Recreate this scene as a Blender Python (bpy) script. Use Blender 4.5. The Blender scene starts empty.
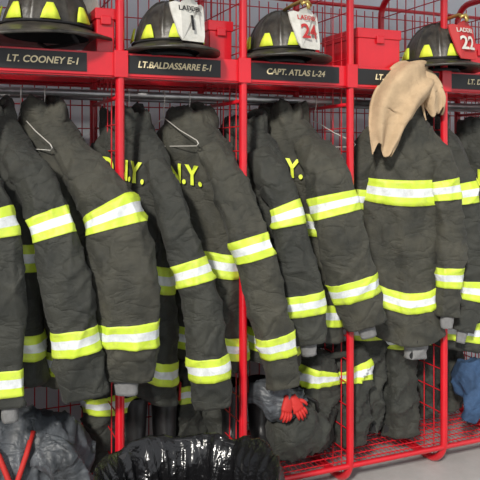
import bpy, math, random
import numpy as np
from mathutils import Vector, noise
random.seed(4)
sc = bpy.context.scene
try:
    sc.view_settings.view_transform = 'Standard'
except Exception: pass

# ---------------------------------------------------------------- materials
def new_mat(name, col, rough=0.6, metal=0.0, var=0.0, vscale=8, bump=0.0, bscale=60, col2=None, coat=0.0, bump2=0.0, b2scale=12, sheen=0.0, crease=0.0, grime=0.0):
    m = bpy.data.materials.new(name); m.use_nodes = True
    nt = m.node_tree; N = nt.nodes; L = nt.links
    b = N['Principled BSDF']
    b.inputs['Base Color'].default_value = (*col, 1)
    b.inputs['Roughness'].default_value = rough
    b.inputs['Metallic'].default_value = metal
    if coat: b.inputs['Coat Weight'].default_value = coat
    if sheen:
        b.inputs['Sheen Weight'].default_value = sheen
    tc = N.new('ShaderNodeTexCoord')
    if var or col2:
        nz = N.new('ShaderNodeTexNoise'); nz.inputs['Scale'].default_value = vscale
        nz.inputs['Detail'].default_value = 8; nz.inputs['Roughness'].default_value = 0.68
        L.new(tc.outputs['Object'], nz.inputs['Vector'])
        rp = N.new('ShaderNodeValToRGB')
        c2 = col2 if col2 else tuple(min(1, c*(1+var)) for c in col)
        c1 = col if col2 else tuple(c*(1-var) for c in col)
        rp.color_ramp.elements[0].position = 0.34; rp.color_ramp.elements[1].position = 0.70
        rp.color_ramp.elements[0].color = (*c1, 1); rp.color_ramp.elements[1].color = (*c2, 1)
        L.new(nz.outputs['Fac'], rp.inputs['Fac'])
        out = rp.outputs['Color']
        if grime:
            g = N.new('ShaderNodeTexNoise'); g.inputs['Scale'].default_value = 28; g.inputs['Detail'].default_value = 7
            g.inputs['Roughness'].default_value = 0.75
            L.new(tc.outputs['Object'], g.inputs['Vector'])
            gr = N.new('ShaderNodeValToRGB'); gr.color_ramp.elements[0].position = .48; gr.color_ramp.elements[1].position = .70
            gr.color_ramp.elements[0].color = (0,0,0,1); gr.color_ramp.elements[1].color = (grime,grime,grime,1)
            L.new(g.outputs['Fac'], gr.inputs['Fac'])
            mx = N.new('ShaderNodeMixRGB'); mx.inputs['Color2'].default_value = (0.20,0.19,0.12,1)
            L.new(gr.outputs['Color'], mx.inputs['Fac']); L.new(out, mx.inputs['Color1']); out = mx.outputs['Color']
        L.new(out, b.inputs['Base Color'])
    last = None
    def addbump(h, strength, dist):
        nonlocal last
        bp = N.new('ShaderNodeBump'); bp.inputs['Strength'].default_value = strength; bp.inputs['Distance'].default_value = dist
        L.new(h, bp.inputs['Height'])
        if last: L.new(last.outputs['Normal'], bp.inputs['Normal'])
        last = bp
    if bump2:
        n2 = N.new('ShaderNodeTexNoise'); n2.inputs['Scale'].default_value = b2scale; n2.inputs['Detail'].default_value = 4
        n2.inputs['Distortion'].default_value = 0.6
        L.new(tc.outputs['Object'], n2.inputs['Vector'])
        addbump(n2.outputs['Fac'], bump2, 0.03)
    if crease:
        mp = N.new('ShaderNodeMapping'); mp.inputs['Rotation'].default_value = (0.3,0.6,0.2); mp.inputs['Scale'].default_value = (1.0,1.0,1.7)
        L.new(tc.outputs['Object'], mp.inputs['Vector'])
        n4 = N.new('ShaderNodeTexNoise'); n4.inputs['Scale'].default_value = 7; n4.inputs['Detail'].default_value = 3
        n4.inputs['Distortion'].default_value = 0.5
        L.new(mp.outputs['Vector'], n4.inputs['Vector'])
        # sharp creases where the noise crosses its mid value
        s = N.new('ShaderNodeMath'); s.operation='SUBTRACT'; s.inputs[1].default_value=.5; L.new(n4.outputs['Fac'], s.inputs[0])
        a = N.new('ShaderNodeMath'); a.operation='ABSOLUTE'; L.new(s.outputs[0], a.inputs[0])
        mm = N.new('ShaderNodeMath'); mm.operation='MULTIPLY'; mm.inputs[1].default_value=9; L.new(a.outputs[0], mm.inputs[0])
        mi_ = N.new('ShaderNodeMath'); mi_.operation='MINIMUM'; mi_.inputs[1].default_value=1; L.new(mm.outputs[0], mi_.inputs[0])
        sq = N.new('ShaderNodeMath'); sq.operation='POWER'; sq.inputs[1].default_value=.6; L.new(mi_.outputs[0], sq.inputs[0])
        addbump(sq.outputs[0], crease, 0.008)
    if bump:
        n3 = N.new('ShaderNodeTexNoise'); n3.inputs['Scale'].default_value = bscale; n3.inputs['Detail'].default_value = 3
        L.new(tc.outputs['Object'], n3.inputs['Vector'])
        addbump(n3.outputs['Fac'], bump, 0.004)
    if last: L.new(last.outputs['Normal'], b.inputs['Normal'])
    return m

M_coat = new_mat('turnout_fabric', (0.015,0.017,0.014), 0.72, col2=(0.042,0.043,0.034), vscale=7, bump=0.6, bscale=300, bump2=0.45, b2scale=7, sheen=0.05, crease=.5)
M_coatb = new_mat('turnout_fabric_faded', (0.021,0.022,0.017), 0.75, col2=(0.066,0.063,0.046), vscale=7, bump=0.6, bscale=300, bump2=0.45, b2scale=7, sheen=0.05, crease=.5)
M_lime = new_mat('lime_trim', (0.54,0.71,0.04), 0.5, col2=(0.68,0.82,0.09), vscale=14, bump=0.2, bscale=200, bump2=0.3, grime=.35)
M_silver = new_mat('silver_trim', (0.60,0.64,0.66), 0.35, col2=(0.84,0.87,0.88), vscale=12, bump=0.2, bscale=200, bump2=0.3, grime=.30)
M_knit = new_mat('grey_knit', (0.20,0.20,0.20), 0.9, var=0.3, bump=0.6, bscale=200)
M_lining = new_mat('dark_lining', (0.015,0.015,0.016), 0.95)
M_letter = new_mat('lime_letters', (0.72,0.84,0.06), 0.6, var=0.1, vscale=60)
M_red = new_mat('red_enamel', (0.60,0.008,0.018), 0.3, var=0.12, vscale=5, coat=0.4)
M_redw = new_mat('red_wire', (0.55,0.008,0.018), 0.4)
M_steel = new_mat('galvanised_steel', (0.42,0.42,0.42), 0.35, metal=0.8, var=0.2, vscale=20)
M_wire = new_mat('hanger_wire', (0.62,0.6,0.55), 0.4, metal=0.3)
M_black = new_mat('black_plate', (0.010,0.010,0.010), 0.45)
M_cream = new_mat('cream_lettering', (0.80,0.68,0.42), 0.6)
M_helmet = new_mat('helmet_black', (0.008,0.008,0.008), 0.38, col2=(0.085,0.075,0.06), vscale=18, bump=0.4, bscale=60)
M_brass = new_mat('brass', (0.55,0.4,0.13), 0.35, metal=0.8)
M_white = new_mat('white_leather', (0.62,0.61,0.56), 0.5, var=0.2, grime=.3)
M_shieldred = new_mat('red_leather', (0.45,0.03,0.03), 0.5, var=0.1)
M_bag = new_mat('bin_liner_plastic', (0.008,0.008,0.009), 0.16, bump2=0.5, b2scale=14)
M_bin = new_mat('bin_plastic', (0.05,0.05,0.055), 0.5, var=0.2)
M_hood = new_mat('tan_knit', (0.50,0.36,0.22), 0.9, var=0.15, vscale=10, bump=0.5, bscale=220, bump2=0.4)
M_rubber = new_mat('boot_rubber', (0.015,0.015,0.016), 0.4, var=0.3, bump2=0.2)
M_tanrub = new_mat('boot_sole', (0.28,0.22,0.12), 0.7)
M_blue = new_mat('blue_denim', (0.03,0.07,0.15), 0.85, var=0.4, bump=0.4, bump2=0.6)
M_grey = new_mat('grey_nylon', (0.07,0.078,0.088), 0.5, var=0.6, bump=0.3, bump2=0.6, b2scale=7, crease=.5)
M_strap = new_mat('red_webbing', (0.5,0.02,0.015), 0.7, bump=0.3)
M_wall = new_mat('painted_block_wall', (0.66,0.70,0.74), 0.8, var=0.06, vscale=3, bump=0.3, bscale=40)
M_wallw = new_mat('painted_trim', (0.75,0.76,0.76), 0.6)
M_floor = new_mat('concrete_floor', (0.42,0.42,0.41), 0.6, var=0.12, vscale=4, bump=0.3, bscale=50)

# ---------------------------------------------------------------- helpers
def make(name, V, F, mats, mi=None, parent=None, smooth=True, loc=(0,0,0)):
    me = bpy.data.meshes.new(name)
    me.from_pydata([tuple(v) for v in V], [], F)
    for m in mats: me.materials.append(m)
    if mi is not None: me.polygons.foreach_set('material_index', mi)
    if smooth: me.polygons.foreach_set('use_smooth', [True]*len(F))
    me.update()
    o = bpy.data.objects.new(name, me); sc.collection.objects.link(o)
    o.location = loc
    if parent: o.parent = parent
    return o
def empty(name, loc):
    e = bpy.data.objects.new(name, None); sc.collection.objects.link(e); e.location = loc
    e.empty_display_size = 0.05
    return e
def cat(P, n=20):
    P = np.array(P, float); k = len(P)
    E = np.vstack([2*P[0]-P[1], P, 2*P[-1]-P[-2]])
    out=[]; 
    for i in range(k-1):
        p0,p1,p2,p3 = E[i],E[i+1],E[i+2],E[i+3]
        for j in range(n):
            t=j/n
            out.append(0.5*((2*p1)+(-p0+p2)*t+(2*p0-5*p1+4*p2-p3)*t*t+(-p0+3*p1-3*p2+p3)*t**3))
    out.append(P[-1]); return np.array(out)
def wr(x,y,z,seed):
    o = seed*7.31
    n1 = noise.noise(Vector((x*4+o, y*4, (z+0.6*x)*4)))
    n2 = noise.noise(Vector((x*7-o, y*7+3, (z-0.9*x)*7)))
    n4 = noise.noise(Vector((x*12+o, y*12-3, (z+1.1*x)*12)))
    n5 = noise.noise(Vector((x*13+o, y*13+7, z*2.4)))
    n3 = noise.noise(Vector((x*22+o, y*22, (z+0.5*x)*34)))
    return 0.014*n1 + 0.011*((1-abs(n2))**7) + 0.005*((1-abs(n4))**9) + 0.009*((1-abs(n5))**6) - 0.008 + 0.0014*n3
def stations(total, step, bands):
    """bands: list (centre, halfwidth, halfsilver)"""
    S=set(np.round(np.linspace(0,total,max(4,int(total/step))),5))
    for c,h,g in bands:
        S={s for s in S if not (abs(s-(c-h))<.004 or abs(s-(c+h))<.004 or abs(s-(c-g))<.004 or abs(s-(c+g))<.004)}
        for e in (c-h-.0005,c-h,c+h,c+h+.0005,c-g,c+g):
            if 0<e<total: S.add(round(e,5))
    return sorted(S)
def band_mat(s, bands):
    for c,h,g in bands:
        if abs(s-c)<g: return 2
        if abs(s-c)<h: return 1
    return 0
def cloth_tube(name, parent, O, pts, bands_at=(), mats=None, wdir=(0.92,-0.39,0), seed=1, amp=1.0, open_end=True, seg=56, ex=2.3, hw=0.045, hs=0.015, step=0.009, flat=0.62):
    P = [(p[0],p[1],p[2],p[3],(p[4] if len(p)>4 else p[3]*flat)) for p in pts]
    n=20; D = cat(P,n)
    ds = np.linalg.norm(np.diff(D[:,:3],axis=0),axis=1); A = np.concatenate([[0],np.cumsum(ds)]); tot=A[-1]
    bands=[]
    for b in bands_at:
        bands.append((A[min(int(b*n),len(A)-1)],hw,hs))
    S = stations(tot, step, bands)
    V=[];F=[];MI=[]
    W0=Vector(wdir).normalized()
    def ring(s, sc_=1.0, raise_=0.0, disp=True):
        q=[np.interp(s,A,D[:,i]) for i in range(5)]
        s0=max(0,s-.02); s1=min(tot,s+.02)
        T=Vector([np.interp(s1,A,D[:,i])-np.interp(s0,A,D[:,i]) for i in range(3)]).normalized()
        W=(W0-T*W0.dot(T)).normalized(); H=T.cross(W)
        base=len(V)
        for j in range(seg):
            a=2*math.pi*j/seg; c,s_=math.cos(a),math.sin(a)
            cx=math.copysign(abs(c)**(2/ex),c); cy=math.copysign(abs(s_)**(2/ex),s_)
            nrm=(W*c/ max(q[3],.01)+H*s_/max(q[4],.01)).normalized()
            p=Vector(q[:3])+W*cx*q[3]*sc_+H*cy*q[4]*sc_
            d=(wr(p.x,p.y,p.z,seed)*amp if disp else 0)+raise_
            p=p+nrm*d
            V.append((p.x-O[0],p.y-O[1],p.z-O[2]))
        return base
    def join(b0,b1,m):
        for j in range(seg):
            k=(j+1)%seg; F.append((b0+j,b0+k,b1+k,b1+j)); MI.append(m)
    r0=ring(0,0.35); r1=ring(0,0.75); r2=ring(0,1)
    F.append(tuple(r0+j for j in range(seg))[::-1]); MI.append(0)
    join(r0,r1,0); join(r1,r2,0); prev=r2; ps=0
    for s in S[1:]:
        inb = any(abs(s-c)<=h+1e-4 for c,h,g in bands)
        b=ring(s,1,0.0028 if inb else 0); join(prev,b,band_mat((s+ps)/2,bands)); prev=b; ps=s
    if open_end:
        e1=ring(tot,0.93); join(prev,e1,0); e2=ring(tot-.05,0.86); join(e1,e2,3); 
        F.append(tuple(e2+j for j in range(seg))); MI.append(3)
    else:
        e1=ring(tot,0.75); join(prev,e1,0); e2=ring(tot,0.35); join(e1,e2,0)
        F.append(tuple(e2+j for j in range(seg))); MI.append(0)
    mats = mats or [M_coat,M_lime,M_silver,M_lining]
    return make(name,V,F,mats,MI,parent)
def sweep(V,F,path,r,seg=12,cap=True):
    path=[Vector(p) for p in path]; up=None; base0=len(V)
    for i,p in enumerate(path):
        t=(path[min(i+1,len(path)-1)]-path[max(i-1,0)]).normalized()
        if up is None:
            up = Vector((0,0,1)) if abs(t.z)<0.9 else Vector((1,0,0))
        u=(up-t*up.dot(t)).normalized(); up=u; w=t.cross(u)
        for j in range(seg):
            a=2*math.pi*j/seg
            V.append(p+u*math.cos(a)*r+w*math.sin(a)*r)
        if i:
            b0=base0+(i-1)*seg;b1=base0+i*seg
            for j in range(seg):
                k=(j+1)%seg; F.append((b0+j,b0+k,b1+k,b1+j))
    if cap:
        F.append(tuple(base0+j for j in range(seg))[::-1]); e=base0+(len(path)-1)*seg
        F.append(tuple(e+j for j in range(seg)))
def box(V,F,x0,x1,y0,y1,z0,z1):
    b=len(V)
    V.extend([(x0,y0,z0),(x1,y0,z0),(x1,y1,z0),(x0,y1,z0),(x0,y0,z1),(x1,y0,z1),(x1,y1,z1),(x0,y1,z1)])
    for f in ((0,3,2,1),(4,5,6,7),(0,1,5,4),(1,2,6,5),(2,3,7,6),(3,0,4,7)): F.append(tuple(b+i for i in f))
def arc(c,r,a0,a1,n,plane='yz'):
    out=[]
    for i in range(n+1):
        a=math.radians(a0+(a1-a0)*i/n)
        if plane=='yz': out.append((c[0],c[1]+r*math.cos(a),c[2]+r*math.sin(a)))
        else: out.append((c[0]+r*math.cos(a),c[1],c[2]+r*math.sin(a)))
    return out
def bevel(o,w,s=2):
    m=o.modifiers.new('bevel','BEVEL'); m.width=w; m.segments=s; m.limit_method='ANGLE'
def text_mesh(body,size,extr=0.0008,align='CENTER',off=.012):
    c=bpy.data.curves.new('t','FONT'); c.body=body; c.size=size; c.align_x=align; c.align_y='CENTER'; c.extrude=extr; c.offset=size*off
    o=bpy.data.objects.new('t',c); sc.collection.objects.link(o)
    dg=bpy.context.evaluated_depsgraph_get(); dg.update()
    me=bpy.data.meshes.new_from_object(o.evaluated_get(dg))
    V=[tuple(v.co) for v in me.vertices]; F=[tuple(p.vertices) for p in me.polygons]
    bpy.data.objects.remove(o); bpy.data.meshes.remove(me)
    return V,F

# ---------------------------------------------------------------- room
def slab(name,x0,x1,y0,y1,z0,z1,mat):
    V=[];F=[];box(V,F,x0,x1,y0,y1,z0,z1); return make(name,V,F,[mat],smooth=False)
slab('floor',-4.2,6.2,-7,1.0,-0.1,0.0,M_floor)
slab('wall_back',-4.2,6.2,0.85,1.0,0.0,3.6,M_wall)
slab('wall_left',-4.2,-4.0,-4,0.85,0.0,3.6,M_wall)  # unseen side walls, left and right, added to make the light more directional
slab('wall_right',6.0,6.2,-4,0.85,0.0,3.6,M_wall)
slab('ceiling',-4.2,6.2,-2.0,1.0,3.6,3.7,M_wallw)  # unseen, added to block light from above; stops short to let the sun in
slab('baseboard_back',-4.0,6.0,0.83,0.85,0.0,0.12,M_wallw)

# ---------------------------------------------------------------- rack
W=0.5; KS=list(range(-2,7)); DEP=0.5; HT=2.25
rack=empty('turnout_gear_rack',(0,0,0))
V=[];F=[]
for k in KS:
    x=k*W
    path=[(x,0,HT-.1)]+[(x,0,z) for z in (1.8,1.2,0.6,0.13)]
    path+=arc((x,.11,.128),.11,180,270,8)[1:]
    path+=[(x,.2,.018),(x,.3,.018)]
    path+=arc((x,DEP-.11,.128),.11,270,360,8)
    path+=[(x,DEP,z) for z in (0.6,1.2,1.8,HT-.1)]
    path+=arc((x,DEP-.1,HT-.1),.1,0,90,6)[1:]+arc((x,.1,HT-.1),.1,90,180,6)
    sweep(V,F,path,.0165,16,cap=False)
x0=KS[0]*W; x1=KS[-1]*W
for y,z,r in ((0,.10,.012),(DEP,.10,.012),(DEP,1.74,.010),(DEP,HT-.05,.010),(DEP,.9,.008),(0.0,2.19,.012)):
    sweep(V,F,[(x0,y,z),(x1,y,z)],r,10)
make('frame',V,F,[M_red],parent=rack)
V=[];F=[]
r=.0028
nx=int((x1-x0)/.05)
for i in range(nx+1):
    x=x0+i*.05
    sweep(V,F,[(x,DEP,.1),(x,DEP,2.18)],r,5,False)
z=.15
while z<2.2:
    sweep(V,F,[(x0,DEP-.004,z),(x1,DEP-.004,z)],r,5,False); z+=.1
for k in KS:
    x=k*W
    for j in range(1,7):
        y=j*DEP/7
        sweep(V,F,[(x,y,.03),(x,y,2.22)],r,5,False)
    z=.15
    while z<2.2:
        sweep(V,F,[(x,0,z),(x,DEP,z)],r,5,False); z+=.1
# shelves (wire)
for zz in (.10,1.765):
    for j in range(0,11):
        y=j*DEP/10
        sweep(V,F,[(x0,y,zz),(x1,y,zz)],r,5,False)
    n=int((x1-x0)/.025)
    for i in range(n+1):
        x=x0+i*.025
        sweep(V,F,[(x,0,zz+.004),(x,DEP,zz+.004)],.0018,4,False)
make('wire_mesh',V,F,[M_redw],parent=rack)
# shelf front channel
V=[];F=[]
for k in KS[:-1]:
    a=k*W+.014; b=(k+1)*W-.014
    box(V,F,a,b,-.006,.012,1.728,1.815)
    box(V,F,a,b,.0,.045,1.722,1.729)
    box(V,F,a,b,.44,.5,1.745,1.762)
    for bx in (k*W,):
        box(V,F,bx-.026,bx+.026,-.022,-.006,1.722,1.822)
o=make('shelf_channel',V,F,[M_red],parent=rack,smooth=False); bevel(o,.002)
names={-2:'FF. RYAN E-1',-1:'LT. COONEY E-1',0:'LT.BALDASSARRE E-1',1:'CAPT. ATLAS L-24',2:'LT. HOGAN L-24',3:'LT. DEAN L-24',4:'FF. WALSH L-24',5:'FF. KELLY E-1'}
# each name plate was stuck on by hand, so the margins differ a little: (left, right)
marg={-2:(.03,.10),-1:(.03,.125),0:(.03,.10),1:(.03,.06),2:(.03,.035),3:(.03,.06),4:(.03,.08),5:(.03,.08)}
V=[];F=[];TV=[];TF=[]
for k in KS[:-1]:
    a=k*W+marg[k][0]; b=(k+1)*W-marg[k][1]
    box(V,F,a,b,-.0105,-.006,1.739,1.807)
    tv,tf=text_mesh(names[k],.034,off=.02)
    wmax=max(v[0] for v in tv)-min(v[0] for v in tv); s=min(1,.29/wmax)
    o0=len(TV)
    tcx=(a+b)/2+(.02 if k==-1 else 0)
    TV+=[(tcx+v[0]*s+v[1]*.2, -.0118-v[2], 1.773+v[1]) for v in tv]; TF+=[tuple(i+o0 for i in f) for f in tf]
o=make('name_plates',V,F,[M_black],parent=rack,smooth=False); bevel(o,.001)
make('name_lettering',TV,TF,[M_cream],parent=rack,smooth=False)
# hanging bar
V=[];F=[]
BY=.22;BZ=1.68
sweep(V,F,[(x0,BY,BZ),(x1,BY,BZ)],.0145,16)
sweep(V,F,[(x0,BY+.12,BZ-.01),(x1,BY+.12,BZ-.01)],.009,12)
make('hanging_bar',V,F,[M_steel],parent=rack)
V=[];F=[]
for k in KS:
    x=k*W
    sweep(V,F,[(x,0,BZ-.028),(x,DEP,BZ-.028)],.008,8)
make('bar_supports',V,F,[M_red],parent=rack)

# ---------------------------------------------------------------- coats
WT=[(0,.085,.055),(.02,.11,.068),(.05,.14,.076),(.10,.18,.082),(.16,.212,.085),(.24,.235,.085),(.45,.245,.085),(.8,.265,.09),(1.15,.295,.10)]
def smooth01(t): t=max(0,min(1,t)); return t*t*(3-2*t)
def coat(N, b, sleeve, bands=(.60,.95), L=None, slope=.15, ws=1.0, sag=0.0, text=True, seed=1, sb=(2,4), left=True, mat=None, collar_h=.05, wdir=(0.92,-0.39,0), knit=True, lean=0.0, tx=-.03, hookz=None, tz=.245, tsx=.84):
    L=L or bands[1]+.09
    par=empty('firefighter_coat',N)
    fab=mat or M_coat
    mats=[fab,M_lime,M_silver,M_lining]
    br=math.radians(b); X=Vector((math.cos(br),-math.sin(br),0)); Y=Vector((math.sin(br),math.cos(br),0))
    zt=[w[0] for w in WT]; ww=[w[1]*ws for w in WT]; dd=[w[2] for w in WT]
    bd=[(c,.045,.015) for c in bands]
    S=stations(L,.012,bd)
    seg=84; V=[];F=[];MI=[]
    def pt(zl,a,scale=1,raise_=0):
        w=np.interp(zl,zt,ww)*scale; d=np.interp(zl,zt,dd)*scale
        c,s=math.cos(a),math.sin(a)
        x=w*math.copysign(abs(c)**(2/2.4),c); y=d*math.copysign(abs(s)**(2/2.4),s)
        return shape(x,y,zl,c/w,s/d,raise_)
    def shape(x,y,zl,nx,ny,raise_):
        low=smooth01((zl-.15)/.6)
        f=noise.noise(Vector((x*9+seed*3.7,y*6,zl*1.3+seed)))*.045*low+noise.noise(Vector((x*20+seed,y*10,zl*2.5)))*.014*low
        n=math.hypot(nx,ny); nx/=n; ny/=n
        e=f+wr(x,y,zl,seed)*1.0*smooth01(zl/.1)+raise_
        x2=x+nx*e; y2=y+ny*e
        z=-zl-slope*x*low+sag*(1-min(1,(x/.28)**2))*-low
        x2+=lean*zl
        return X*x2+Y*y2+Vector((0,0,z))
    def ring(zl,scale=1,raise_=0):
        b0=len(V)
        for j in range(seg): V.append(pt(zl,2*math.pi*j/seg,scale,raise_))
        return b0
    def join(b0,b1,m):
        for j in range(seg):
            k=(j+1)%seg; F.append((b0+j,b1+j,b1+k,b0+k)); MI.append(m)
    r0=ring(0,.5); prev=ring(0,1); join(r0,prev,3); F.append(tuple(r0+j for j in range(seg))); MI.append(3); ps=0
    for s in S[1:]:
        inb=any(abs(s-c)<=h+1e-4 for c,h,g in bd)
        q=ring(s,1,.003 if inb else 0); join(prev,q,band_mat((s+ps)/2,bd)); prev=q; ps=s
    q=ring(L,.95); join(prev,q,0); q2=ring(L-.06,.9); join(q,q2,3); F.append(tuple(q2+j for j in range(seg))[::-1]); MI.append(3)
    make('body',V,F,mats,MI,par)
    # front storm flap on the far side
    V=[];F=[]
    for i in range(40):
        zl=.03+(L-.05)*i/39
        for xx in (-.035,.035):
            d=np.interp(zl,zt,dd)
            V.append(shape(xx,d,zl,0,1,.008))
        if i: F.append((2*i-2,2*i-1,2*i+1,2*i))
    o=make('storm_flap',V,F,[fab],None,par); m=o.modifiers.new('s','SOLIDIFY'); m.thickness=.006
    # collar: soft turned band
    V=[];F=[]; prof=[(.012,-.06),(.022,-.035),(.028,-.01),(.026,.012),(.020,collar_h),(.006,collar_h+.014),(-.008,collar_h),(-.010,.01),(-.016,-.03)]
    cs=56
    for (e,zz) in prof:
        for j in range(cs):
            a=2*math.pi*j/cs; c,s=math.cos(a),math.sin(a)
            wv=noise.noise(Vector((c*1.7+seed*2.1,s*1.7,zz*8)))*.030+noise.noise(Vector((c*4+seed*2.1,s*4,zz*14)))*.014
            x=(.088+e+wv)*c; y=(.052+e+wv)*s
            z=zz+(.012*s if zz>0.01 else 0)+wv*1.1 - .25*abs(x)*(1 if zz>-.02 else 1.4)
            V.append(X*x+Y*y+Vector((0,0,z)))
    for i in range(len(prof)-1):
        for j in range(cs):
            k=(j+1)%cs; F.append((i*cs+j,i*cs+k,(i+1)*cs+k,(i+1)*cs+j))
    make('collar',V,F,[fab],None,par)
    # lettering
    if text:
        tv,tf=text_mesh('F.D.N.Y.',.108,.0006,off=.03)
        V=[]
        for v in tv:
            x=v[0]*tsx+tx; zl=tz-v[1]+.25*(v[0])*.35
            w=np.interp(zl,zt,ww); d=np.interp(zl,zt,dd)
            q=max(.02,1-min(1,abs(x)/w)**2.4)
            y=-d*q**(1/2.4)
            V.append(shape(x,y,zl,0.0+x*3,-1*8,.012+v[2]))
        make('back_lettering',V,tf,[M_letter],None,par,smooth=False)
    # sleeves
    cloth_tube('sleeve_right',par,N,sleeve,sb,mats,seed=seed+.3,wdir=wdir)
    if knit:
        a=sleeve[-1]; a2=sleeve[-2]
        T=(Vector(a[:3])-Vector(a2[:3])).normalized()
        e=Vector(a[:3])+T*.055; s0=Vector(a[:3])-T*.03; m_=(e+s0)/2
        rr=a[3]*.5
        cloth_tube('wristlet_right',par,N,[(*s0,rr),(*m_,rr*.95),(*e,rr*.85)],(),[M_knit,M_knit,M_knit,M_lining],seed=seed,amp=.5,seg=24,flat=.7)
    if left:
        Nn=Vector(N)
        def lp(x,y,z): 
            p=Nn+X*(x*ws)+Y*y+Vector((0,0,z)); return p
        ps=[(*lp(-.13,.0,-.12),.055,.05),(*lp(-.215,.01,-.24),.085,.06),(*lp(-.25,.02,-.42),.09,.06),(*lp(-.265,.03,-.62),.088,.055),(*lp(-.27,.04,-.82),.08,.05),(*lp(-.265,.05,-.94),.072,.05)]
        cloth_tube('sleeve_left',par,N,ps,(2,4),mats,seed=seed+.9,wdir=tuple(Y))
    # hanger hook
    V=[];F=[]
    c=Vector((0,BY-N[1],BZ-N[2]))
    if hookz is None:
        pth=[(c.x,c.y+.0175*math.cos(a),c.z+.0175*math.sin(a)) for a in [math.radians(t) for t in range(-10,181,19)]]
        pth+=[(0,c.y-.017,c.z-.02),(0,c.y*.3-.006,-.0+(c.z)*.35),(0,0,-.02)]
        sweep(V,F,pth,.0022,8)
    for sg in (-1,1):
        pth=[Vector((0,0,-.015)),X*(.1*sg)+Vector((0,0,-.09)),X*(.15*sg*ws)+Vector((0,0,-.14))]
        sweep(V,F,pth,.0022,8)
    make('hanger',V,F,[M_wire],None,par)
    return par

# leftmost coats continuing out of frame
coat((-.98,.22,1.58),55,[(-.84,.08,1.47,.06),(-.79,.0,1.35,.08),(-.73,-.06,1.19,.085),(-.71,-.08,.94,.085),(-.70,-.08,.68,.075),(-.69,-.08,.57,.075)],seed=11)
coat((-.70,.22,1.59),55,[(-.56,.08,1.47,.05),(-.50,.0,1.35,.065),(-.434,-.06,1.194,.062),(-.415,-.08,.943,.07),(-.405,-.08,.661,.062),(-.40,-.08,.58,.062)],seed=2)
coat((-.44,.22,1.585),55,[(-.38,.08,1.46,.05),(-.315,0,1.35,.070),(-.256,-.06,1.188,.070),(-.212,-.09,.979,.086),(-.1815,-.09,.783,.087),(-.145,-.09,.585,.082)],bands=(.50,.80),L=.93,seed=3,knit=False)
coat((-.247,.22,1.595),52,[(-.19,.08,1.46,.06),(-.118,0,1.35,.088),(-.045,-.06,1.2085,.107),(-.013,-.09,1.0,.122),(.0056,-.09,.7895,.115),(.0018,-.09,.625,.10)],bands=(.60,.93),slope=.05,seed=4,mat=M_coatb,text=False,tx=0)
coat((.085,.22,1.575),52,[(.15,.06,1.41,.038),(.183,0,1.29,.055),(.264,-.06,.988,.071),(.30,-.08,.807,.077),(.32,-.08,.6264,.076),(.335,-.08,.475,.071)],bands=(.57,.91),ws=.88,L=1.03,seed=5,slope=.38,knit=False,tx=.015,tsx=.66,tz=.20)
coat((.345,.22,1.585),48,[(.375,.08,1.47,.05),(.450,0,1.314,.075),(.514,-.06,1.067,.077),(.564,-.08,.862,.077),(.609,-.08,.680,.072),(.638,-.08,.51,.067)],bands=(.57,.89),seed=6,slope=.18,collar_h=.06,mat=M_coatb,knit=False,tx=-.045,tz=.225)
coat((.60,.23,1.56),58,[(.61,.1,1.45,.06),(.645,.03,1.331,.072),(.692,-.02,1.188,.068),(.718,-.04,1.0,.08),(.750,-.04,.827,.086),(.774,-.04,.665,.074)],bands=(.55,.88),seed=7,text=False)
coat((.79,.22,1.605),48,[(.835,.1,1.50,.06),(.868,0,1.392,.088),(.893,-.04,1.225,.098),(.932,-.07,1.039,.102),(.976,-.07,.8815,.099),(1.03,-.07,.72,.09)],bands=(.46,.82),L=.93,seed=8,mat=M_coatb,collar_h=.065,tx=-.03,tz=.22)
# coat pulled forward onto the shelf front, hood draped over it
coat((1.30,.06,1.66),32,[(1.37,.0,1.53,.05),(1.42,-.06,1.42,.06),(1.45,-.08,1.28,.058),(1.465,-.08,1.05,.066),(1.465,-.08,.89,.064),(1.45,-.08,.72,.058)],bands=(.36,.76),L=.95,ws=.74,slope=.15,sag=.12,text=False,seed=9,mat=M_coatb,collar_h=.05,hookz=1)
coat((1.58,.24,1.59),62,[(1.60,.1,1.46,.06),(1.59,.02,1.36,.07),(1.60,-.02,1.255,.062),(1.62,-.03,1.02,.07),(1.625,-.03,.812,.066),(1.58,-.03,.63,.062)],seed=10,text=False)
coat((1.90,.22,1.57),55,[(1.95,.1,1.45,.06),(1.97,.02,1.33,.07),(1.98,-.04,1.16,.07),(2.0,-.05,.95,.07),(2.01,-.05,.75,.07),(2.02,-.05,.60,.065)],seed=12)
coat((2.25,.22,1.58),55,[(2.31,.1,1.45,.06),(2.34,.02,1.33,.07),(2.36,-.04,1.16,.07),(2.38,-.05,.95,.07),(2.40,-.05,.75,.07),(2.41,-.05,.60,.065)],seed=13)

# empty wire hangers
def hanger(x,ang,tilt):
    par=empty('wire_coat_hanger',(x,BY,BZ))
    V=[];F=[]
    a=math.radians(ang); X=Vector((math.cos(a),-math.sin(a),0))
    hook=[Vector((0,.018*math.cos(math.radians(t)),.018*math.sin(math.radians(t)))) for t in range(-20,181,20)]
    hook+=[Vector((0,-.016,-.02)),Vector((0,-.004,-.05)),Vector((0,0,-.09))]
    sweep(V,F,hook,.0022,8)
    c=Vector((0,0,-.09)); l=X*-.2+Vector((0,0,-.20)); rr=X*.2+Vector((0,0,-.20-tilt)); 
    sweep(V,F,[c,c+(rr-c)*.5,rr+Vector((0,0,.012)),rr+X*.01,rr-Vector((0,0,.01)),l-Vector((0,0,.01)),l-X*.01,l+Vector((0,0,.012)),c+(l-c)*.5,c],.0022,8)
    make('hanger_wire',V,F,[M_wire],None,par)
hanger(-.335,64,.02); hanger(.235,66,.0); hanger(.95,62,.0)

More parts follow.
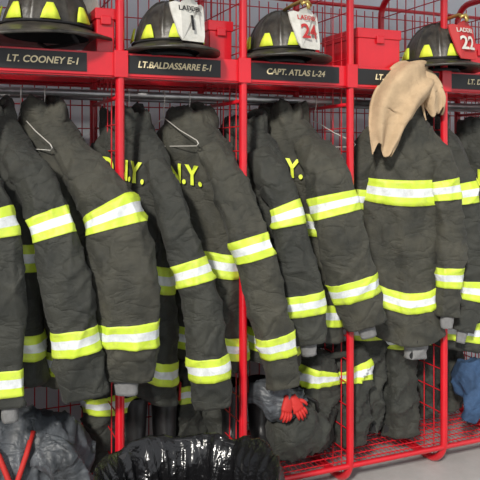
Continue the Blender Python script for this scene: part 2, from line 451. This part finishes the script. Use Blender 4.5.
# hood draped over forward coat: folded knit sheet
hd=empty('flash_hood',(1.27,0,1.7)); O=Vector((1.27,0,1.7))
def drape(name,path,seed,fold=.016,mat=M_hood):
    D=cat(path,14); n=len(D); m=44; V=[];F=[]
    for i in range(n):
        c=Vector(D[i][:3]); w=D[i][3]; dp=D[i][4]
        T=Vector(D[min(i+1,n-1)][:3])-Vector(D[max(i-1,0)][:3]); T.normalize()
        Out=Vector((-.25,-1,.35)); Out=(Out-T*Out.dot(T)).normalized(); Wd=T.cross(Out)
        for j in range(m+1):
            t=-1+2*j/m
            ang=t*math.pi*.62
            u=i/(n-1)
            f=fold*(noise.noise(Vector((t*2.6+seed,u*1.1,seed)))*1.6+.7*math.sin(t*9+3*noise.noise(Vector((u*2,t,seed)))))
            edge=noise.noise(Vector((t*3,seed,u*2)))*.02*(u if u>.6 else 0)
            p=c+Wd*math.sin(ang)*w*(1+.1*noise.noise(Vector((u*5,seed,3))))+Out*(math.cos(ang)*dp+f)+T*edge*3
            V.append(p-O)
    for i in range(n-1):
        for j in range(m):
            a=i*(m+1)+j; F.append((a,a+1,a+m+2,a+m+1))
    o=make(name,V,F,[mat],None,hd); s=o.modifiers.new('s','SOLIDIFY'); s.thickness=.007; s.offset=0
drape('hood_main',[(1.40,.10,1.77,.05,.05),(1.355,.02,1.785,.085,.07),(1.28,-.02,1.745,.10,.085),(1.21,-.03,1.67,.10,.08),(1.17,-.03,1.58,.085,.06),(1.15,-.035,1.50,.06,.045),(1.135,-.04,1.45,.04,.03)],3.3)
drape('hood_bib',[(1.30,.05,1.78,.05,.05),(1.36,-.01,1.755,.07,.055),(1.40,-.03,1.69,.06,.05),(1.41,-.035,1.62,.045,.035)],7.1,.012)

# ---------------------------------------------------------------- helmets
def helmet(loc,rz,shield,num,numcol,scale=1.0):
    par=empty('fire_helmet',loc); par.rotation_euler=(0,0,math.radians(rz)); par.scale=(scale,)*3
    V=[];F=[];MI=[]; seg=128
    dome=[(0.0,.165),(.18,.163),(.38,.155),(.56,.14),(.72,.118),(.85,.09),(.93,.065),(.97,.045),(1.0,.034)]
    def rr(kind,s,z):
        out=[]
        for j in range(seg):
            a=2*math.pi*j/seg; c,sn=math.cos(a),math.sin(a)
            if kind=='d':
                rib=max(0,math.cos(8*a))**10
                e=1+.045*rib*(min(1,s*1.6) if s<.9 else max(0,(1.02-s)/.12))
                x=.098*s*c*e; y=.118*s*sn*e; zz=z*(1)+(.006*rib if s<.9 else 0)
            else:
                rx,rf,rb,zf,zb=z
                x=rx*c; y=(rb if sn>0 else rf)*sn
                zz=(zb if sn>0 else zf)*abs(sn)**1.5+s
            out.append((x,y,zz))
        return out
    R=[rr('d',s,z) for s,z in dome]
    R.append(rr('b',.030,(.102,.124,.126,0,0)))
    R.append(rr('b',.020,(.125,.150,.170,.002,-.006)))
    R.append(rr('b',.012,(.143,.172,.225,.004,-.018)))
    R.append(rr('b',.010,(.150,.180,.242,.004,-.024)))
    R.append(rr('b',.003,(.150,.180,.242,.004,-.024)))
    R.append(rr('b',.008,(.120,.145,.165,.002,-.006)))
    R.append(rr('b',.012,(.092,.112,.114,0,0)))
    for r_ in R: V+=r_
    for i in range(len(R)-1):
        for j in range(seg):
            k=(j+1)%seg; F.append((i*seg+j,(i+1)*seg+j,(i+1)*seg+k,i*seg+k)); MI.append(0)
    make('shell',V,F,[M_helmet],MI,par)
    V=[];F=[]
    for (s,z) in [(1,.012),(.97,.05),(.8,.09),(.5,.12),(.05,.13)]:
        for j in range(32):
            a=2*math.pi*j/32; V.append((.09*s*math.cos(a),.11*s*math.sin(a),z))
    for i in range(4):
        for j in range(32):
            k=(j+1)%32; F.append((i*32+j,i*32+k,(i+1)*32+k,(i+1)*32+j))
    make('liner',V,F,[M_lining],None,par)
    V=[];F=[]
    for q in range(8):
        a0=math.radians(22.5+45*q)
        b=len(V)
        rows=[(1.03,.042,.20),(.99,.062,.15),(.94,.082,.07)]
        for (s,z,da) in rows:
            for t in (-1,-.33,.33,1):
                a=a0+da*t; V.append((.1*s*math.cos(a),.12*s*math.sin(a),z))
        for i in range(2):
            for j in range(3):
                F.append((b+i*4+j,b+i*4+j+1,b+(i+1)*4+j+1,b+(i+1)*4+j))
    o=make('reflective_patches',V,F,[M_letter],None,par); m=o.modifiers.new('s','SOLIDIFY'); m.thickness=.004; m.offset=1
    V=[];F=[]
    sweep(V,F,[(.1*math.cos(2*math.pi*i/48),.12*math.sin(2*math.pi*i/48),.038) for i in range(49)],.0035,8,False)
    make('crown_band',V,F,[M_lining],None,par)
    prof=[(-.036,0),(-.045,.02),(-.05,.05),(-.056,.085),(-.058,.112),(-.045,.116),(-.03,.112),(-.018,.122),(0,.13),(.018,.122),(.03,.112),(.045,.116),(.058,.112),(.056,.085),(.05,.05),(.045,.02),(.036,0)]
    V=[];F=[]
    for off in (0,.005):
        for x,z in prof: V.append((x, -.148+.22*z-off*1 + .35*x*x/.06, .03+z))
    n=len(prof)
    F.append(tuple(range(n))); F.append(tuple(range(n,2*n))[::-1])
    for j in range(n):
        k=(j+1)%n; F.append((j,k,n+k,n+j))
    make('front_shield',V,F,[shield],None,par,smooth=False)
    tv,tf=text_mesh(num,.062,off=.02)
    V=[(v[0], -.148+.22*(.055+v[1])-.006-v[2]*.5+.35*v[0]*v[0]/.06, .03+.052+v[1]) for v in tv]
    F=list(tf); b=len(V)
    tv,tf2=text_mesh('LADDER',.02)
    V+=[(v[0], -.148+.22*(.098+v[1])-.006-v[2]*.5+.35*v[0]*v[0]/.06, .03+.096+v[1]) for v in tv]; F+=[tuple(i+b for i in f) for f in tf2]
    make('shield_number',V,F,[numcol],None,par,smooth=False)
    V=[];F=[]
    sweep(V,F,[(0,-.02,.168),(0,-.06,.178),(0,-.10,.182),(0,-.128,.172),(0,-.135,.155)],.006,10)
    sweep(V,F,[(-.02,-.122,.168),(0,-.13,.178),(.02,-.122,.168)],.005,8)
    make('brass_holder',V,F,[M_brass],None,par)
    V=[];F=[]
    sweep(V,F,[(-.085,-.02,.012),(-.075,-.04,-.0),(-.03,-.07,.004),(.03,-.07,.004),(.075,-.04,.0),(.085,-.02,.012)],.005,8)
    make('chin_strap',V,F,[M_lining],None,par)
SZ=1.818
helmet((-.25,.10,SZ+.035),112,M_white,'1',M_black,1.45)
helmet((.205,.07,SZ),14,M_white,'1',M_black,1.30)
helmet((.70,.07,SZ),14,M_white,'24',M_shieldred,1.32)
helmet((1.51,.07,SZ),8,M_shieldred,'22',M_white,1.36)
helmet((2.02,.10,SZ),0,M_white,'24',M_black,1.2)
helmet((-.80,.10,SZ),10,M_white,'1',M_black,1.2)

def redbox(x,w,h,y=.08,d=.30):
    par=empty('red_storage_box',(x,y,1.772))
    V=[];F=[]
    box(V,F,-w/2,w/2,0,d,0,h*.82)
    o=make('case',V,F,[M_red],None,par,False); bevel(o,.006,3)
    V=[];F=[]
    box(V,F,-w/2-.005,w/2+.005,-.005,d+.005,h*.8,h)
    box(V,F,-.02,.02,-.012,-.004,h*.7,h*.86)
    o=make('lid',V,F,[M_red],None,par,False); bevel(o,.006,3)
    V=[];F=[]
    sweep(V,F,[(-w*.25,d/2,h),(-w*.25,d/2,h+.02),(w*.25,d/2,h+.02),(w*.25,d/2,h)],.005,8)
    make('handle',V,F,[M_steel],None,par)
redbox(.435,.10,.21,.08); redbox(-.05,.07,.21,.02); redbox(1.17,.22,.22,.03); redbox(.94,.08,.15,.24,.2); redbox(1.78,.11,.20)

# ---------------------------------------------------------------- lower gear
def boots(x,y,z,rz,name='firefighter_boot',strap=M_strap):
    for sx in (-.065,.065):
        par=empty(name,(x+sx*math.cos(math.radians(rz)),y+sx*math.sin(math.radians(rz)),z)); par.rotation_euler=(0,0,math.radians(rz))
        R=[(0,-.05,.046,.15),(.02,-.05,.05,.153),(.024,-.05,.046,.148),(.05,-.05,.047,.145),(.075,-.045,.045,.13),(.10,-.02,.043,.10),(.125,.015,.044,.072),(.17,.025,.047,.062),(.25,.025,.052,.066),(.34,.02,.058,.07),(.345,.02,.054,.066),(.28,.02,.048,.06)]
        V=[];F=[];MI=[]; seg=32
        for (zz,cy,rx,ry) in R:
            for j in range(seg):
                a=2*math.pi*j/seg
                V.append((rx*math.cos(a),cy+ry*math.sin(a),zz))
        for i in range(len(R)-1):
            for j in range(seg):
                k=(j+1)%seg; F.append((i*seg+j,i*seg+k,(i+1)*seg+k,(i+1)*seg+j)); MI.append(1 if i<1 else 0)
        F.append(tuple(range(seg))[::-1]); MI.append(1); F.append(tuple((len(R)-1)*seg+j for j in range(seg))); MI.append(0)
        make('boot_body',V,F,[M_rubber,M_tanrub],MI,par)
        V=[];F=[]
        for s in (-1,1):
            sweep(V,F,[(s*.056,-.01,.30),(s*.062,0,.37),(s*.062,.03,.37),(s*.056,.045,.30)],.006,8)
        make('pull_loops',V,F,[strap],None,par)
SH=.108
boots(.60,.20,SH,-10); boots(-.75,.2,SH,0); boots(.18,.22,SH,0)

def pants(x,y,ztop,zb,w,band,seed,rz=0,tilt=0.0,zbase=SH):
    par=empty('bunker_pants',(x,y,zbase)); O=(x,y,zbase)
    c,s=math.cos(math.radians(rz)),math.sin(math.radians(rz))
    for sg,nm in ((-1,'leg_left'),(1,'leg_right')):
        def q(dx,z): return (x+sg*dx*c+0,y+sg*dx*s,z+tilt*sg*dx)
        ps=[(*q(w*.38,ztop),w*.45,.075),(*q(w*.46,ztop-.06),w*.55,.095),(*q(w*.5,band),w*.58,.10),(*q(w*.5,(band+zb)/2),w*.55,.10),(*q(w*.52,zb),w*.5,.09)]
        cloth_tube(nm,par,O,ps,(2,),None,wdir=(c,s,0),seed=seed+sg*.3,amp=2.2,open_end=True,hw=.036,hs=.013)
    V=[];F=[]
    sweep(V,F,[(w*.95*math.cos(2*math.pi*i/40)*c, .085*math.sin(2*math.pi*i/40),ztop-zbase+.0) for i in range(41)],.014,8,False)
    make('waistband',V,F,[M_coat],None,par)
pants(.99,.15,.56,SH+.04,.17,.465,31,tilt=-.02)
pants(1.30,.20,.74,SH+.04,.15,.60,32,rz=-10,tilt=-.3)
pants(1.66,.28,.70,SH+.05,.14,.55,34,tilt=.1)
pants(.42,.32,.60,SH+.05,.12,.42,33)
pants(.03,.30,.58,SH+.05,.10,.43,35)
# grey shirt tail hanging below the forward coat
st=empty('grey_sweatshirt',(1.35,.02,.6)); O=(1.35,.02,.6)
cloth_tube('shirt_tail',st,O,[(1.33,.03,.78,.07,.03),(1.34,.02,.69,.065,.03),(1.35,.01,.60,.055,.025),(1.35,.01,.52,.045,.02)],(),[M_knit,M_knit,M_knit,M_lining],seed=61,amp=1.2)

# grey gear bag, bottom left
gb=empty('gear_bag',(-.33,.13,SH)); O=(-.33,.13,SH)
cloth_tube('bag_body',gb,O,[(-.52,.14,.32,.10,.09),(-.44,.12,.34,.15,.13),(-.32,.12,.31,.17,.15),(-.20,.12,.26,.15,.13),(-.13,.12,.22,.10,.10)],(),[M_grey]*4,wdir=(0,.3,1),seed=41,amp=1.8,open_end=False)
V=[];F=[]
sweep(V,F,[(-.14,-.10,.34),(-.10,-.15,.28),(-.065,-.185,.19),(-.05,-.19,.10)],.010,8)
sweep(V,F,[(.02,-.10,.33),(-.01,-.155,.27),(-.045,-.185,.19),(-.05,-.19,.10)],.010,8)
make('red_straps',V,F,[M_strap],None,gb)
cloth_tube('side_pocket',gb,O,[(-.30,-.02,.40,.06,.04),(-.24,-.04,.36,.08,.05),(-.19,-.03,.28,.075,.05),(-.16,-.02,.20,.06,.045)],(),[M_grey]*4,seed=44,amp=1.6,open_end=False)

# dark bag and gloves between bays 1 and 2
db=empty('duffel_bag',(.80,.10,SH)); O=(.80,.10,SH)
cloth_tube('bag_body',db,O,[(.66,.08,.25,.07,.07),(.71,.08,.25,.11,.11),(.80,.09,.24,.12,.12),(.88,.1,.22,.09,.10),(.92,.1,.21,.06,.06)],(),[M_coat]*4,wdir=(0,.3,1),seed=42,amp=2,open_end=False)
V=[];F=[]
sweep(V,F,[(-.08,-.06,.22),(-.06,-.07,.28),(0,-.07,.31),(.05,-.07,.28),(.07,-.05,.21)],.007,8)
make('bag_handle',V,F,[M_black],None,db)
def glove(x,y,z,rz,mat,s=1.0):
    par=empty('work_glove',(x,y,z)); par.rotation_euler=(math.radians(70),math.radians(rz),0)
    O=(0,0,0)
    k=s
    cloth_tube('palm',par,O,[(0,.06*k,0,.032*k,.022*k),(0,.02*k,0,.036*k,.024*k),(0,-.03*k,0,.042*k,.02*k),(0,-.05*k,0,.038*k,.016*k)],(),[mat]*4,wdir=(1,0,0),seed=51,amp=.3,open_end=False,seg=20)
    for i,(fx,l) in enumerate(((-.03,.055),(-.01,.068),(.011,.064),(.03,.05))):
        cloth_tube('finger_%d'%(i+1),par,O,[(fx*k,-.045*k,0,.011*k,.011*k),(fx*1.1*k,(-.045-l*.5)*k,.004,.011*k,.011*k),(fx*1.15*k,(-.045-l)*k,-.008,.008*k,.008*k)],(),[mat]*4,wdir=(1,0,0),seed=52,amp=.1,open_end=False,seg=12)
    cloth_tube('thumb',par,O,[(.03*k,.01*k,0,.013*k,.013*k),(.055*k,-.015*k,.004,.012*k,.012*k),(.062*k,-.045*k,.0,.009*k,.009*k)],(),[mat]*4,wdir=(1,0,0),seed=53,amp=.1,open_end=False,seg=12)
glove(.69,-.02,.41,20,M_strap,.6); glove(.73,-.02,.41,-25,M_strap,.6)
rc=empty('folded_cloth',(.66,.08,.42)); O=(.66,.08,.42)
cloth_tube('cloth_roll',rc,O,[(.57,.1,.44,.05,.04),(.64,.06,.43,.07,.06),(.72,.04,.40,.065,.055),(.80,.05,.41,.045,.035)],(),[M_grey]*4,wdir=(0,.2,1),seed=45,amp=1.8,open_end=False)
bj=empty('denim_jacket',(1.72,.0,.35)); O=(1.72,.0,.35)
cloth_tube('folded_body',bj,O,[(1.62,.06,.42,.05,.05),(1.68,.03,.39,.09,.08),(1.76,.03,.35,.11,.09),(1.84,.05,.31,.08,.07)],(),[M_blue]*4,wdir=(0,.2,1),seed=46,amp=2.2,open_end=False)
cloth_tube('hanging_arm',bj,O,[(1.64,.0,.40,.04,.03),(1.65,-.03,.33,.045,.03),(1.63,-.03,.26,.04,.03),(1.62,-.02,.21,.035,.03)],(),[M_blue]*4,seed=47,amp=1.2)

# ---------------------------------------------------------------- trash can with liner
tx_,ty_=.067,-.587
tc=empty('trash_can',(tx_,ty_,0))
V=[];F=[];seg=64
R=[(0.0,.20),(.01,.215),(.2,.235),(.44,.262),(.47,.270),(.475,.262),(.44,.255),(.05,.21)]
for z,r_ in R:
    for j in range(seg):
        a=2*math.pi*j/seg; V.append((r_*math.cos(a),r_*math.sin(a),z))
for i in range(len(R)-1):
    for j in range(seg):
        k=(j+1)%seg; F.append((i*seg+j,i*seg+k,(i+1)*seg+k,(i+1)*seg+j))
F.append(tuple(range(seg))[::-1]); F.append(tuple((len(R)-1)*seg+j for j in range(seg)))
make('bin_body',V,F,[M_bin],None,tc)
V=[];F=[];seg=260
R=[(.27,.290,1.2),(.33,.286,1.0),(.39,.282,.7),(.44,.279,.4),(.470,.277,.15),(.484,.276,.08),(.488,.272,.05),(.484,.268,.08),(.465,.262,.3),(.43,.252,.7),(.38,.244,1.0),(.32,.236,1.2),(.25,.228,1.3),(.18,.215,1.3),(.12,.18,1.0),(.10,.10,.8),(.095,.01,.2)]
def ridge(c,s,z,f,o): return (1-abs(noise.noise(Vector((c*f+o,s*f,z*2.2+o)))))**4
for i,(z,r_,m) in enumerate(R):
    inside=i>6
    for j in range(seg):
        a=2*math.pi*j/seg; c,s=math.cos(a),math.sin(a)
        n=ridge(c,s,z,4,2)*.032+ridge(c+.5*z,s,z,8,7)*.014
        n=-n if inside else n
        n2=noise.noise(Vector((c*2.2+5,s*2.2,0)))*.026+noise.noise(Vector((c*6+5,s*6,4)))*.012+(abs(c)**4)*.02
        zz=z+(n2 if z>.4 else n2*.5)+(noise.noise(Vector((c*5,s*5,9)))*.05 if i==0 else 0)
        rr_=r_+n*m
        V.append((rr_*c,rr_*s,zz))
for i in range(len(R)-1):
    for j in range(seg):
        k=(j+1)%seg; F.append((i*seg+j,i*seg+k,(i+1)*seg+k,(i+1)*seg+j))
make('liner_bag',V,F,[M_bag],None,tc)

# ---------------------------------------------------------------- light
w=bpy.data.worlds.new('world'); sc.world=w; w.use_nodes=True
bg=w.node_tree.nodes['Background']; bg.inputs['Color'].default_value=(.92,.95,1.0,1); bg.inputs['Strength'].default_value=.92
def sun(name,rot,st,ang,col):
    l=bpy.data.lights.new(name,'SUN'); l.energy=st; l.angle=math.radians(ang); l.color=col
    o=bpy.data.objects.new(name,l); sc.collection.objects.link(o); o.rotation_euler=[math.radians(a) for a in rot]; return o
sun('sun_light',(60,0,-40),3.6,6,(1,.95,.87))

# ---------------------------------------------------------------- camera
cam=bpy.data.cameras.new('camera'); co=bpy.data.objects.new('camera',cam); sc.collection.objects.link(co)
cam.sensor_width=36; cam.lens=52.5; cam.shift_y=-.175
co.location=(-.610,-2.581,1.43); co.rotation_euler=(math.radians(90),0,math.radians(-23.02))
sc.camera=co
